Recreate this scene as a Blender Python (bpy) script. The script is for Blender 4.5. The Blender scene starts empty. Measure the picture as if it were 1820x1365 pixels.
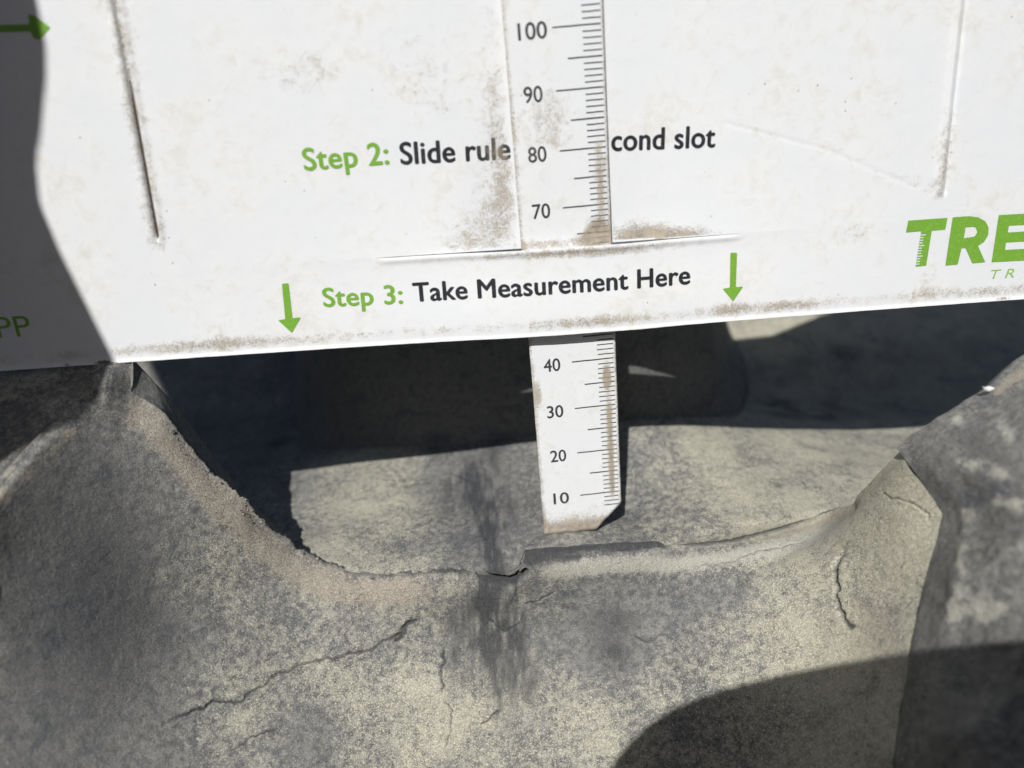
import bpy, bmesh, math, random
import numpy as np
from mathutils import Matrix, Vector

# ------------------------------------------------------------------ camera, sky, sun
# The place is laid out in millimetres round the tip of the ruler:
#   u = to the right along the card, v = up the ruler, n = out of the card towards the photographer.
MM = 0.001
RM = np.array([[0.99396198, -0.08419413, 0.07036284],
               [0.10411377, 0.92612719, -0.36255861],
               [-0.03463963, 0.36769521, 0.92930099]])       # (u,v,n) -> camera axes
TR = np.array([23.37280973, -31.85806797, -166.59583294])
CAM = -RM.T @ TR
FPX, CX, CY = 1370.0, 910.0, 682.5
SUN_D = np.array([0.27, -1.08, -1.0])                        # the way sunlight travels in (u,v,n)


def W(P):                                                    # (u,v,n) mm -> world metres
    P = np.asarray(P, float)
    return np.stack([P[..., 0], -P[..., 2], P[..., 1]], -1) * MM


scene = bpy.context.scene
cam_data = bpy.data.cameras.new("camera")
cam = bpy.data.objects.new("camera", cam_data)
scene.collection.objects.link(cam)
M3 = np.array([[1, 0, 0], [0, 0, -1], [0, 1, 0]], float)
Rw = M3 @ RM.T
Mx = Matrix([list(Rw[i]) + [0] for i in range(3)] + [[0, 0, 0, 1]])
Mx.translation = Vector(W(CAM))
cam.matrix_world = Mx
cam_data.sensor_width = 36.0
cam_data.lens = 36.0 * FPX / 1820.0
cam_data.clip_start = 0.004
cam_data.clip_end = 50.0
cam_data.dof.use_dof = True
cam_data.dof.focus_distance = 0.153
cam_data.dof.aperture_fstop = 10.0
scene.camera = cam

world = bpy.data.worlds.new("World")
scene.world = world
world.use_nodes = True
wn = world.node_tree
sky = wn.nodes.new("ShaderNodeTexSky")
sky.sky_type = 'NISHITA'
sky.sun_disc = False
sky.ozone_density = 0.4
sky.dust_density = 1.6
toward = -W(SUN_D)
toward = toward / np.linalg.norm(toward)
sky.sun_elevation = math.asin(toward[2])
sky.sun_rotation = math.atan2(toward[0], toward[1]) % (2 * math.pi)
bg = wn.nodes["Background"]
bg.inputs["Strength"].default_value = 0.05
wn.links.new(sky.outputs[0], bg.inputs["Color"])

sun_data = bpy.data.lights.new("sun", 'SUN')
sun_data.energy = 5.0
sun_data.angle = math.radians(0.53)
sun_data.color = (1.0, 0.98, 0.945)
sun = bpy.data.objects.new("sun", sun_data)
scene.collection.objects.link(sun)
sun.rotation_mode = 'QUATERNION'
sun.rotation_quaternion = Vector(toward).to_track_quat('Z', 'Y')
sun.location = Vector(toward) * 1.0

scene.view_settings.view_transform = 'Standard'
scene.view_settings.look = 'None'
scene.view_settings.exposure = -0.13
scene.view_settings.gamma = 1.0
scene.view_settings.use_curve_mapping = False

rng = np.random.default_rng(7)


# ------------------------------------------------------------------ helpers
def ray(px, py):
    px = np.asarray(px, float); py = np.asarray(py, float)
    d = np.stack([(px - CX) / FPX, -(py - CY) / FPX, -np.ones_like(px)], -1)
    return d @ RM


def at_depth(px, py, d):
    return CAM + ray(px, py) * np.asarray(d, float)[..., None]


def depth_n(px, py, n):                                      # depth where the ray meets the plane n = const
    return (n - CAM[2]) / ray(px, py)[..., 2]


def depth_v(px, py, v):
    return (v - CAM[1]) / ray(px, py)[..., 1]


_perm = rng.random((256, 256))


def vnoise(x, y, seed=0):
    x = np.asarray(x, float) + seed * 17.31; y = np.asarray(y, float) + seed * 9.17
    xi = np.floor(x).astype(int); yi = np.floor(y).astype(int)
    fx = x - xi; fy = y - yi
    fx = fx * fx * (3 - 2 * fx); fy = fy * fy * (3 - 2 * fy)
    g = lambda a, b: _perm[a & 255, b & 255]
    return (g(xi, yi) * (1 - fx) + g(xi + 1, yi) * fx) * (1 - fy) + (g(xi, yi + 1) * (1 - fx) + g(xi + 1, yi + 1) * fx) * fy


def fbm(x, y, octaves=4, seed=0, gain=0.5):
    s = 0; a = 1; tot = 0
    for k in range(octaves):
        s = s + a * vnoise(x * 2 ** k, y * 2 ** k, seed + k * 3); tot += a; a *= gain
    return s / tot


def sstep(a, b, x):
    t = np.clip((np.asarray(x, float) - a) / (b - a), 0, 1)
    return t * t * (3 - 2 * t)


def gauss(x, c, w):
    return np.exp(-((x - c) / w) ** 2)


class TPS:                                                   # thin-plate surface through scattered points
    def __init__(self, pts, lam=0.0):
        pts = np.array(pts, float); self.x = pts[:, :2]; n = len(pts)
        K = self.k(self.x, self.x) + lam * np.eye(n)
        Pm = np.hstack([np.ones((n, 1)), self.x])
        A = np.zeros((n + 3, n + 3)); A[:n, :n] = K; A[:n, n:] = Pm; A[n:, :n] = Pm.T
        self.c = np.linalg.solve(A, np.append(pts[:, 2], [0, 0, 0]))

    def k(self, a, b):
        r2 = ((a[:, None, :] - b[None, :, :]) ** 2).sum(-1)
        return np.where(r2 > 0, 0.5 * r2 * np.log(r2 + 1e-12), 0)

    def __call__(self, x, y):
        sh = np.shape(x); q = np.stack([np.ravel(x), np.ravel(y)], 1).astype(float)
        out = np.empty(len(q))
        for i in range(0, len(q), 40000):
            b = q[i:i + 40000]
            out[i:i + 40000] = self.k(b, self.x) @ self.c[:-3] + self.c[-3] + b @ self.c[-2:]
        return out.reshape(sh)


def seg_dist(x, y, poly):                                    # distance to a polyline, and how far along it
    best = np.full(np.shape(x), 1e9); al = np.zeros(np.shape(x)); L = 0
    tot = sum(math.dist(poly[i], poly[i + 1]) for i in range(len(poly) - 1))
    for (x0, y0), (x1, y1) in zip(poly[:-1], poly[1:]):
        dx, dy = x1 - x0, y1 - y0; l2 = dx * dx + dy * dy
        t = np.clip(((x - x0) * dx + (y - y0) * dy) / l2, 0, 1)
        d = np.hypot(x - x0 - t * dx, y - y0 - t * dy)
        m = d < best
        best = np.where(m, d, best); al = np.where(m, (L + t * math.sqrt(l2)) / tot, al)
        L += math.sqrt(l2)
    return best, al


def link(o, parent=None, base=None):
    scene.collection.objects.link(o)
    if parent is not None:
        o.parent = parent
    return o


def root(name, base, label, cat, group=None):
    e = bpy.data.objects.new(name, None)
    e.empty_display_size = 0.01
    scene.collection.objects.link(e)
    e.location = Vector(W(base))
    e['label'] = label; e['category'] = cat
    if group: e['group'] = group
    e['_b'] = 0
    del e['_b']
    return e


def mesh_obj(name, verts, faces, mat, parent=None, base=(0, 0, 0), attrs=None, smooth=True):
    """verts in (u,v,n) mm; stored relative to the thing's base"""
    V = W(np.asarray(verts, float)) - W(np.array(base, float))
    me = bpy.data.meshes.new(name)
    if isinstance(faces, np.ndarray):
        nf, k = faces.shape
        me.vertices.add(len(V)); me.vertices.foreach_set("co", V.astype(np.float32).ravel())
        me.loops.add(nf * k); me.loops.foreach_set("vertex_index", faces.astype(np.int32).ravel())
        me.polygons.add(nf); me.polygons.foreach_set("loop_start", np.arange(0, nf * k, k, dtype=np.int32))
        me.update(calc_edges=True)
    else:
        me.from_pydata([tuple(p) for p in V], [], faces)
    me.polygons.foreach_set("use_smooth", [smooth] * len(me.polygons))
    for k, a in (attrs or {}).items():
        at = me.attributes.new(k, 'FLOAT', 'POINT')
        at.data.foreach_set("value", np.clip(a, 0, 1).astype(np.float32).ravel())
    me.materials.append(mat)
    me.validate()
    o = bpy.data.objects.new(name, me)
    link(o, parent)
    return o


def grid_faces(ny, nx, flip=False):
    i = np.arange(ny - 1)[:, None] * nx + np.arange(nx - 1)[None, :]
    q = np.stack([i, i + 1, i + nx + 1, i + nx], -1).reshape(-1, 4)
    return q[:, ::-1] if flip else q


def normals_of(P):
    du = np.gradient(P, axis=1); dv = np.gradient(P, axis=0)
    n = np.cross(du, dv); n /= np.linalg.norm(n, axis=-1, keepdims=True) + 1e-12
    c = CAM - P
    s = np.sign((n * c).sum(-1, keepdims=True)); s[s == 0] = 1
    return n * s


# ------------------------------------------------------------------ node helpers
class NT:
    def __init__(self, name):
        self.m = bpy.data.materials.new(name); self.m.use_nodes = True
        self.t = self.m.node_tree; self.b = self.t.nodes["Principled BSDF"]

    def n(self, typ, **kw):
        nd = self.t.nodes.new(typ)
        for k, v in kw.items(): setattr(nd, k, v)
        return nd

    def put(self, sock, v):
        if isinstance(v, (int, float)): sock.default_value = v
        elif isinstance(v, tuple): sock.default_value = v if len(v) == 4 or sock.type == 'VECTOR' else (*v, 1)
        else: self.t.links.new(v, sock)

    def coord(self):
        tc = self.n("ShaderNodeTexCoord")
        v = self.n("ShaderNodeVectorMath", operation='SCALE')
        self.t.links.new(tc.outputs["Object"], v.inputs[0]); v.inputs["Scale"].default_value = 1000.0
        return v.outputs[0]

    def scale(self, vec, s):
        v = self.n("ShaderNodeVectorMath", operation='MULTIPLY')
        self.t.links.new(vec, v.inputs[0]); v.inputs[1].default_value = s
        return v.outputs[0]

    def noise(self, vec, scale, detail=4, rough=0.6, dist=0.0):
        nd = self.n("ShaderNodeTexNoise")
        self.t.links.new(vec, nd.inputs["Vector"])
        nd.inputs["Scale"].default_value = scale; nd.inputs["Detail"].default_value = detail
        nd.inputs["Roughness"].default_value = rough; nd.inputs["Distortion"].default_value = dist
        return nd.outputs["Fac"]

    def voro(self, vec, scale, feature='F1'):
        nd = self.n("ShaderNodeTexVoronoi", feature=feature)
        self.t.links.new(vec, nd.inputs["Vector"]); nd.inputs["Scale"].default_value = scale
        return nd.outputs["Distance"]

    def ramp(self, v, a, b, lo=0.0, hi=1.0):
        nd = self.n("ShaderNodeMapRange"); nd.interpolation_type = 'SMOOTHSTEP'
        self.put(nd.inputs[0], v); nd.inputs[1].default_value = a; nd.inputs[2].default_value = b
        nd.inputs[3].default_value = lo; nd.inputs[4].default_value = hi
        return nd.outputs[0]

    def math(self, op, a, b=0.0, clamp=False):
        nd = self.n("ShaderNodeMath", operation=op); nd.use_clamp = clamp
        self.put(nd.inputs[0], a); self.put(nd.inputs[1], b)
        return nd.outputs[0]

    def mix(self, f, a, b):
        nd = self.n("ShaderNodeMix", data_type='RGBA')
        self.put(nd.inputs[0], f); self.put(nd.inputs[6], a); self.put(nd.inputs[7], b)
        return nd.outputs[2]

    def attr(self, name):
        nd = self.n("ShaderNodeAttribute"); nd.attribute_name = name
        return nd.outputs["Fac"]

    def bump(self, h, strength, dist, prev=None):
        nd = self.n("ShaderNodeBump"); nd.inputs["Strength"].default_value = strength
        nd.inputs["Distance"].default_value = dist
        self.t.links.new(h, nd.inputs["Height"])
        if prev: self.t.links.new(prev, nd.inputs["Normal"])
        return nd.outputs[0]

    def out(self, color, rough, normal=None, spec=0.5):
        self.put(self.b.inputs["Base Color"], color); self.put(self.b.inputs["Roughness"], rough)
        self.b.inputs["Specular IOR Level"].default_value = spec
        if normal: self.t.links.new(normal, self.b.inputs["Normal"])
        return self.m


def make_rubber(name, grain=1.0, lift=1.0):
    """weathered tyre rubber: blue-black under pale yellowish dust; attributes place dust, tan scuff, exposed rubber and painted floor shade"""
    k = NT(name); p = k.coord()
    big = k.noise(p, 0.075, 5, 0.62, 0.4)
    mid = k.noise(p, 0.72, 7, 0.70, 0.1)
    fine = k.noise(p, 3.0, 5, 0.74)
    grit = k.noise(p, 6.5, 3, 0.70)
    dust = k.attr("dust"); tan = k.attr("tan"); bare_shade = k.attr("bare_shade")
    pale = k.attr("pale")
    # base: blue-grey to grey
    c = k.mix(k.ramp(mid, .36, .64), (.118 * lift, .120 * lift, .123 * lift), (.255 * lift, .250 * lift, .236 * lift))
    # slate stains
    st = k.ramp(k.noise(k.scale(p, (1.0, 1.0, 1.3)), .13, 6, .66, .5), .52, .68)
    c = k.mix(k.math('MULTIPLY', st, .75), c, (.086, .095, .112))
    # yellowish dust settles in blotches
    f = k.math('ADD', k.math('MULTIPLY', big, .75), k.math('MULTIPLY', mid, .75))
    f = k.math('ADD', f, k.math('MULTIPLY', fine, .75))
    f = k.math('ADD', f, k.math('MULTIPLY', dust, .55))
    f = k.ramp(f, 1.28, 1.70)
    f = k.math('MULTIPLY', f, k.math('SUBTRACT', 1.0, k.math('MULTIPLY', st, .55)))
    c = k.mix(k.math('MULTIPLY', f, .85), c, (.500, .482, .385))
    # flecks of pale mineral dust
    fl = k.ramp(k.math('ADD', fine, k.math('MULTIPLY', dust, .12)), .60, .70)
    c = k.mix(k.math('MULTIPLY', fl, .70), c, (.68, .64, .48))
    # tan abrasion, broken up by the grain
    tf = k.math('ADD', tan, k.math('MULTIPLY', k.math('SUBTRACT', mid, .5), .9))
    tf = k.ramp(k.math('ADD', tf, k.math('MULTIPLY', k.math('SUBTRACT', fine, .5), .9)), .22, .80)
    c = k.mix(k.math('MULTIPLY', tf, .80), c, k.mix(k.ramp(fine, .4, .62), (.285, .248, .200), (.450, .402, .330)))
    pf = k.math('ADD', pale, k.math('MULTIPLY', k.math('SUBTRACT', mid, .5), .9))
    pf = k.ramp(k.math('ADD', pf, k.math('MULTIPLY', k.math('SUBTRACT', fine, .5), .8)), .25, .85)
    c = k.mix(k.math('MULTIPLY', pf, .85), c, (.450, .440, .385))
    # bare dark rubber, cracks and the floor's painted shade
    bf = k.math('ADD', bare_shade, k.math('MULTIPLY', k.math('SUBTRACT', fine, .5), .55))
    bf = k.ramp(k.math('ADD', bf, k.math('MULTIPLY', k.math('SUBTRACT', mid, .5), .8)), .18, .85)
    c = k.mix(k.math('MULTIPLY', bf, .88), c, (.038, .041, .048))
    # salt-and-pepper grain
    g = k.ramp(grit, .34, .66, .50, 1.50)
    mul = k.n("ShaderNodeMix", data_type='RGBA', blend_type='MULTIPLY')
    mul.inputs[0].default_value = 1.0
    k.t.links.new(c, mul.inputs[6])
    cmb = k.n("ShaderNodeCombineColor")
    for i in range(3): k.t.links.new(g, cmb.inputs[i])
    k.t.links.new(cmb.outputs[0], mul.inputs[7])
    c = mul.outputs[2]
    # fine crazing of old rubber, only in places
    cz = k.n("ShaderNodeTexVoronoi", feature='DISTANCE_TO_EDGE'); cz.inputs["Scale"].default_value = .42
    wv = k.n("ShaderNodeTexNoise"); k.t.links.new(p, wv.inputs["Vector"]); wv.inputs["Scale"].default_value = .8; wv.inputs["Detail"].default_value = 3
    ws = k.n("ShaderNodeVectorMath", operation='MULTIPLY_ADD'); k.t.links.new(wv.outputs["Color"], ws.inputs[0]); ws.inputs[1].default_value = (2.2, 2.2, 2.2); k.t.links.new(p, ws.inputs[2])
    k.t.links.new(ws.outputs[0], cz.inputs["Vector"])
    cm = k.math('MULTIPLY', k.ramp(cz.outputs["Distance"], .030, .006), k.ramp(k.noise(p, .11, 3, .6), .54, .66))
    c = k.mix(k.math('MULTIPLY', cm, .55), c, (.045, .044, .042))
    # rubbed directional scuffs
    an = k.noise(k.scale(p, (1.0, .12, .22)), 1.6, 4, .7)
    c = k.mix(k.math('MULTIPLY', k.ramp(an, .56, .70), .30), c, (.30, .295, .27))
    sp = k.ramp(k.voro(p, 1.1), .11, .05)
    sp = k.math('MULTIPLY', sp, k.ramp(k.noise(p, .5, 2), .50, .60))
    c = k.mix(k.math('MULTIPLY', sp, .6), c, (.58, .56, .47))
    n1 = k.bump(fine, .55 * grain, .00042)
    n2 = k.bump(grit, .75 * grain, .00022, n1)
    n3 = k.bump(mid, .30 * grain, .0009, n2)
    n3 = k.bump(k.math('SUBTRACT', 1.0, cm), .5, .0003, n3)
    return k.out(c, k.ramp(fine, .3, .7, .50, .80), n3, .5)


def make_plastic(name, print_color=None):
    """white sheet plastic, scuffed and dirty; dirt covers the print too"""
    k = NT(name); p = k.coord()
    dirt = k.attr("dirt"); soil = k.attr("soil")
    big = k.noise(p, .07, 4, .6); mid = k.noise(p, .45, 6, .7, .6); fine = k.noise(p, 2.4, 5, .75)
    if print_color is None:
        c = k.mix(k.ramp(big, .35, .65), (.775, .795, .822), (.805, .818, .830))
        c = k.mix(k.ramp(k.math('ADD', k.math('MULTIPLY', mid, .6), k.math('MULTIPLY', big, .5)), .54, .75, 0, .62), c, (.68, .66, .60))
    else:
        c = k.mix(k.ramp(fine, .45, .72, 0, .28), print_color, tuple(min(1, x * 1.6 + .10) for x in print_color))
    # faint grey film
    f1 = k.ramp(k.math('ADD', k.math('MULTIPLY', mid, .7), k.math('MULTIPLY', dirt, .65)), .52, .95)
    c = k.mix(k.math('MULTIPLY', f1, .52), c, (.52, .475, .39))
    # granular brown dirt
    f2 = k.math('ADD', k.math('MULTIPLY', fine, .62), k.math('MULTIPLY', mid, .38))
    f2 = k.math('ADD', f2, k.math('MULTIPLY', dirt, .40))
    f2 = k.ramp(f2, .66, .86)
    gr = k.noise(p, 5.5, 3, .7)
    f2 = k.math('MULTIPLY', f2, k.ramp(k.math('ADD', gr, k.math('MULTIPLY', dirt, .10)), .36, .62, .12, 1))
    c = k.mix(k.math('MULTIPLY', f2, .78), c, k.mix(k.ramp(mid, .4, .6), (.19, .135, .085), (.38, .305, .210)))
    # packed soil lines
    f3 = k.ramp(k.math('ADD', soil, k.math('MULTIPLY', k.math('SUBTRACT', fine, .5), .8)), .35, .62)
    c = k.mix(k.math('MULTIPLY', f3, .92), c, (.085, .062, .042))
    # sparse specks and pits
    sp = k.ramp(k.voro(p, .33), .075, .045)
    sp = k.math('MULTIPLY', sp, k.ramp(k.noise(p, .09, 2), .50, .60))
    c = k.mix(k.math('MULTIPLY', sp, .6), c, (.22, .17, .12))
    b1 = k.bump(mid, .12, .0004); b2 = k.bump(f2, .5, .00012, b1); b3 = k.bump(fine, .10, .0001, b2)
    return k.out(c, k.ramp(k.math('ADD', fine, k.math('MULTIPLY', dirt, .5)), .35, .9, .34, .75), b3, .4)


MAT_RUBBER = make_rubber("weathered_rubber")
MAT_RUBBER_DARK = make_rubber("worn_dark_rubber", 1.0, .8)
MAT_WHITE = make_plastic("white_plastic")
MAT_GREEN = make_plastic("green_print", (.185, .395, .045))
MAT_GREEN_THIN = make_plastic("pale_green_print", (.30, .50, .13))
MAT_BLACK = make_plastic("black_print", (.022, .024, .030))
MAT_TICK = make_plastic("grey_print", (.045, .045, .052))
_k = NT("dark_fabric"); MAT_CLOTH = _k.out((.02, .022, .028), .9)
_k = NT("phone_shell"); MAT_PHONE = _k.out((.03, .03, .035), .3)
_k = NT("skin"); MAT_SKIN = _k.out((.45, .27, .19), .5)

# ------------------------------------------------------------------ the tyre
TB = (-20.0, -40.0, 0.0)
tyre = root("tyre", TB, "worn grey rubber tyre tread with deep cracked lugs, dusty, under the white card", "tyre")


# --- void floor -----------------------------------------------------
floor_pts = [  # u, n, h   (fitted to where the shadows of card and ruler fall)
    (-82, -43, 0.5), (-51.5, -39.5, 2.6), (-16.2, -35.5, 5.6), (10.3, -30, 8.6), (36.5, -36.0, 3.2), (61.5, -41, -2.5), (89, -45, -7),
    (3, -9, -0.6), (-11, 0, 1.15), (-7, -2, 1.0), (-36, 0, -0.2), (-65, -2, -1), (20, 0, 0.6), (48, -2, -1.5), (80, -10, -4),
    (-90, -20, -1), (-40, -20, 0.4), (10, -20, 3.4), (50, -20, -1),
    (-100, 30, -9), (-30, 30, -7), (50, 30, -8), (120, 20, -9), (-36, 12, -2.2), (10, 12, -2), (60, 12, -4),
    (70, -70, -6), (78, -100, 6), (110, -100, 5), (120, -140, 16), (60, -140, 16), (160, -60, -6), (170, -120, 8),
    (-110, -80, 0), (-133, -125, 10), (-160, -150, 16), (-100, -150, 14), (-20, -80, 6), (-20, -150, 16), (20, -80, 4),
    (-170, -60, 2), (-180, 0, -4), (180, 0, -8), (-180, -220, 30), (0, -220, 30), (180, -220, 30)]
FH = TPS([(a, b, c) for a, b, c in floor_pts], lam=2.0)


def rim_line(u):                                             # where the broken rim of the front ridge stands over the void floor
    return np.interp(u, [-95, -70, -65, -51, -37, -20, 0, 7, 23, 36, 45, 60, 90], [2, 0.5, 0, 4, 7.5, 8.3, 8, 6.2, 5, 2, 0.5, 0, 0]) - 1.0


def floor_h(u, n):
    h = FH(u, n)
    # the mould seam that runs back from the rim, a crease a hair proud
    us = 6.5 + (-n) * 0.045
    rn = rim_line(u)
    h = h - .5 * sstep(-1.5, 1, n - rn)
    h = h + 0.28 * np.exp(-((u - us) / .35) ** 2) * sstep(16, 0, n) * sstep(-32, -22, n)
    h = h + 0.35 * (fbm(u * .09, n * .09, 4, 2) - .5) * 2 + .10 * (fbm(u * .7, n * .7, 3, 5) - .5) * 2
    return h


def build_floor():
    uu = np.concatenate([np.linspace(-200, -100, 60, endpoint=False), np.linspace(-100, 110, 620, endpoint=False), np.linspace(110, 200, 50)])
    ff = np.concatenate([np.zeros(3), np.linspace(0, 1, 330, endpoint=False)])
    nn = np.concatenate([ff, np.linspace(-50, -130, 120, endpoint=False), np.linspace(-130, -230, 40)])
    U, N = np.meshgrid(uu, nn)
    r0 = rim_line(U[:333])
    N[:333] = r0 + (-50 - r0) * ff[:, None]
    H = floor_h(U, N)
    H[0] -= 25; H[1] -= 5; N[0] -= 9; N[1] -= 2.5
    # hairline cracks
    cr = np.zeros_like(U)
    for poly, w in (([(-58, 4), (-54, -6), (-50, -9), (-46, -20)], .22), ([(-49, -28), (-42, -32), (-36, -31), (-30, -24)], .25),
                    ([(18, -6), (22, -1), (25, 5)], .16)):
        d, a = seg_dist(U + 1.2 * (fbm(U * .6, N * .6, 3, 9) - .5), N + 1.5 * (fbm(U * .6, N * .6, 3, 4) - .5), poly)
        cr = np.maximum(cr, np.exp(-(d / w) ** 2) * sstep(0, .1, a) * sstep(1, .9, a))
    H = H - .25 * cr
    us = -27 + .12 * N
    sa = fbm(U * .40, N * .07, 4, 3); sb = fbm(U * 1.5, N * .22, 4, 13)
    lobe = np.exp(-np.abs((U - us) / 9) ** 2.6)
    streak = lobe * sstep(-52, -25, N) * np.clip(.50 + 1.2 * (sa - .45) + 1.1 * (sb - .5), 0, .9)
    bare_shade = cr * .35 + streak * .85 + .30 * sstep(.55, .75, fbm(U * .06, N * .06, 4, 8))
    bare_shade += .38 * sstep(-46, -56, N) * sstep(-98, -84, N)  # painted shade: darker rubber colour behind the card, short of the lit patches
    bare_shade += .55 * gauss(U, -64, 5) * gauss(N, -25, 20) * .5
    pale = .45 * gauss(U, us + 4, 9) * gauss(N, 5, 9) * fbm(U * .8, N * .3, 4, 6) * 2
    seam = gauss(U, 6.5 - N * .045, .5) * sstep(-32, -22, N)
    pale = np.maximum(pale, seam * .42)
    dust = .45 + .35 * sstep(8, 30, U) + .3 * gauss(U, -55, 16) - .35 * gauss(U, us, 14)
    P = np.stack([U, H, N], -1)
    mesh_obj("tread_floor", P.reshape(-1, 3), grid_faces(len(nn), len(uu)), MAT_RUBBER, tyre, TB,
             dict(dust=dust, tan=.30 * sstep(-55, -80, N), bare_shade=bare_shade, pale=pale))


build_floor()


# --- the lug behind the ruler, all in the card's shade ----------------
def build_back_lug():
    # plan outline (u,n) of the front face from left to right, then returning along its sides
    line = [(-96, -150), (-88, -110), (-80, -78), (-68, -58), (-45, -50), (-16, -43), (10, -36), (24, -41), (38, -51), (49, -75), (60, -115), (72, -150)]
    d = np.concatenate([[0], np.cumsum([math.dist(a, b) for a, b in zip(line[:-1], line[1:])])])
    s = np.linspace(0, d[-1], 420)
    u = np.interp(s, d, [a for a, b in line]); n = np.interp(s, d, [b for a, b in line])
    ker = np.hanning(21); ker /= ker.sum()
    up = np.pad(u, 10, mode='edge'); npd = np.pad(n, 10, mode='edge')
    u = np.convolve(up, ker, 'valid'); n = np.convolve(npd, ker, 'valid')
    hv = np.concatenate([np.linspace(-14, 44, 90), [45.2, 46.0, 46.3]])
    inset = np.concatenate([-.10 * (hv[:90] - 10) * 1.0, [-4.2, -5.5, -9]])
    tu = np.gradient(u); tn = np.gradient(n); L = np.hypot(tu, tn); nx, nz = -tn / L, tu / L    # outward = towards +n
    S, Hh = np.meshgrid(s, hv)
    I = inset[:, None] - 0 * S
    foot = 5.0 * np.exp(-np.clip(Hh - 2, 0, None) / 5.0)      # rounded foot
    sg = np.where(nz > 0, 1, -1) * 1.0
    off = I + foot + .8 * (fbm(S * .06, Hh * .06, 4, 11) - .5)
    P = np.stack([u[None] - off * nx[None] * -1, Hh, n[None] + off * nz[None]], -1)
    # close the top with one row running to the middle of the block
    top = P[-1].copy(); top[:, 0] = top[:, 0] * .3 - 5; top[:, 2] = -150; top[:, 1] = 46.3
    P = np.concatenate([P, top[None]], 0)
    z = np.zeros(P.shape[:2])
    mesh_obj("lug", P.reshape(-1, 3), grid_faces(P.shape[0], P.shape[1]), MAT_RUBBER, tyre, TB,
             dict(dust=z + .1, tan=z, bare_shade=z + .42, pale=z))


build_back_lug()

# --- front ridge with its two lugs -----------------------------------
rim = [(-260, 1060), (-80, 945), (0, 872), (34, 832), (75, 781), (120, 738), (160, 702), (194, 689), (238, 699), (266, 716), (293, 738),
       (318, 772), (341, 801), (375, 842), (405, 869), (440, 891), (458, 924), (485, 946), (511, 962), (531, 979), (566, 997), (620, 1019), (680, 1024), (740, 1020),
       (800, 1019), (850, 1022), (900, 1026), (925, 1014), (934, 984), (980, 980), (1030, 977), (1100, 970), (1172, 966), (1195, 971), (1240, 967),
       (1300, 958), (1400, 930), (1460, 905), (1497, 893), (1530, 862), (1560, 830), (1594, 797)]
rim_n = [(194, 689, 8), (238, 699, 3), (293, 738, 4), (341, 801, 4), (440, 891, 3), (511, 962, 0.5), (566, 997, 0), (680, 1024, 4), (800, 1019, 7.5),
         (930, 1004, 8.5), (1100, 970, 8), (1300, 958, 5), (1400, 930, 2), (1460, 905, 0)]
ctrl = [(a, b, float(depth_n(a, b, n))) for a, b, n in rim_n]
ctrl += [(-260, 1060, 110), (-80, 945, 119), (0, 872, 125), (75, 781, 131), (150, 712, 138),
         (1497, 893, 157), (1530, 862, 151), (1560, 830, 145), (1594, 797, 139),
         (0, 1000, 127), (0, 1200, 128), (0, 1365, 125), (-200, 1300, 119), (-300, 1500, 112), (-100, 1100, 122),
         (120, 850, 135), (150, 1000, 137), (150, 1150, 136), (150, 1365, 132), (300, 950, 148), (300, 1150, 146), (300, 1365, 139),
         (450, 1050, 158), (450, 1250, 150), (600, 1120, 161), (600, 1365, 148), (800, 1120, 163), (800, 1250, 157), (800, 1400, 149),
         (1000, 1100, 163), (1000, 1250, 157), (1000, 1400, 149), (1200, 1050, 161), (1200, 1200, 153), (1200, 1400, 144),
         (1400, 1000, 156), (1400, 1200, 145), (1400, 1400, 135), (1500, 960, 150), (1500, 1100, 141), (1500, 1365, 129),
         (1600, 900, 136), (1600, 1050, 132), (1600, 1200, 126), (1590, 1480, 118), (1676, 912, 128), (1620, 1141, 125),
         (0, 1520, 116), (400, 1520, 136), (800, 1520, 142), (1200, 1520, 138)]
DEP = TPS(ctrl, lam=400.0)
redge = [(1594, 797), (1640, 858), (1676, 912), (1664, 965), (1646, 1023), (1620, 1141), (1600, 1270), (1587, 1365), (1577, 1500)]

rim_a = np.array(rim, float)
rim_s = np.concatenate([[0], np.cumsum(np.hypot(*np.diff(rim_a, axis=0).T))]); rim_len = rim_s[-1]


def rim_px(s):
    return np.interp(s, rim_s, rim_a[:, 0]), np.interp(s, rim_s, rim_a[:, 1])


crack_lines = [  # image-traced lines of the real cracks, laid on the surface: points, half width px, depth mm
    ([(290, 1290), (380, 1250), (430, 1245), (480, 1205), (548, 1175), (600, 1168), (660, 1152), (712, 1128), (735, 1100), (750, 1085)], 2.4, .45),
    ([(700, 1142), (722, 1120), (742, 1098)], 4.0, .55),
    ([(1497, 975), (1482, 1010), (1486, 1040), (1490, 1075), (1497, 1095), (1510, 1112), (1528, 1120)], 3.6, .7),
    ([(1565, 868), (1585, 886), (1612, 890), (1640, 905), (1655, 928)], 1.6, .25),
    ([(785, 1150), (790, 1175), (783, 1190), (788, 1230)], 2.2, .35),
    ([(930, 1074), (960, 1066), (990, 1048)], 1.8, .25),
    ([(862, 1078), (868, 1098), (884, 1116), (904, 1120), (926, 1108), (932, 1088)], 1.2, .15),
    ([(640, 1108), (622, 1092), (628, 1070), (650, 1052)], 1.3, .16),
    ([(790, 1240), (806, 1262), (800, 1300), (792, 1330)], 1.5, .18),
    ([(1120, 1128), (1150, 1140), (1180, 1126), (1200, 1140), (1208, 1152)], 1.3, .15),
    ([(858, 1286), (876, 1272), (888, 1262)], 2.2, .2),
    ([(1225, 1012), (1290, 1000), (1370, 975), (1430, 950)], 1.6, .2),
    ([(400, 1340), (470, 1300), (500, 1290)], 2.0, .25),
]


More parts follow.
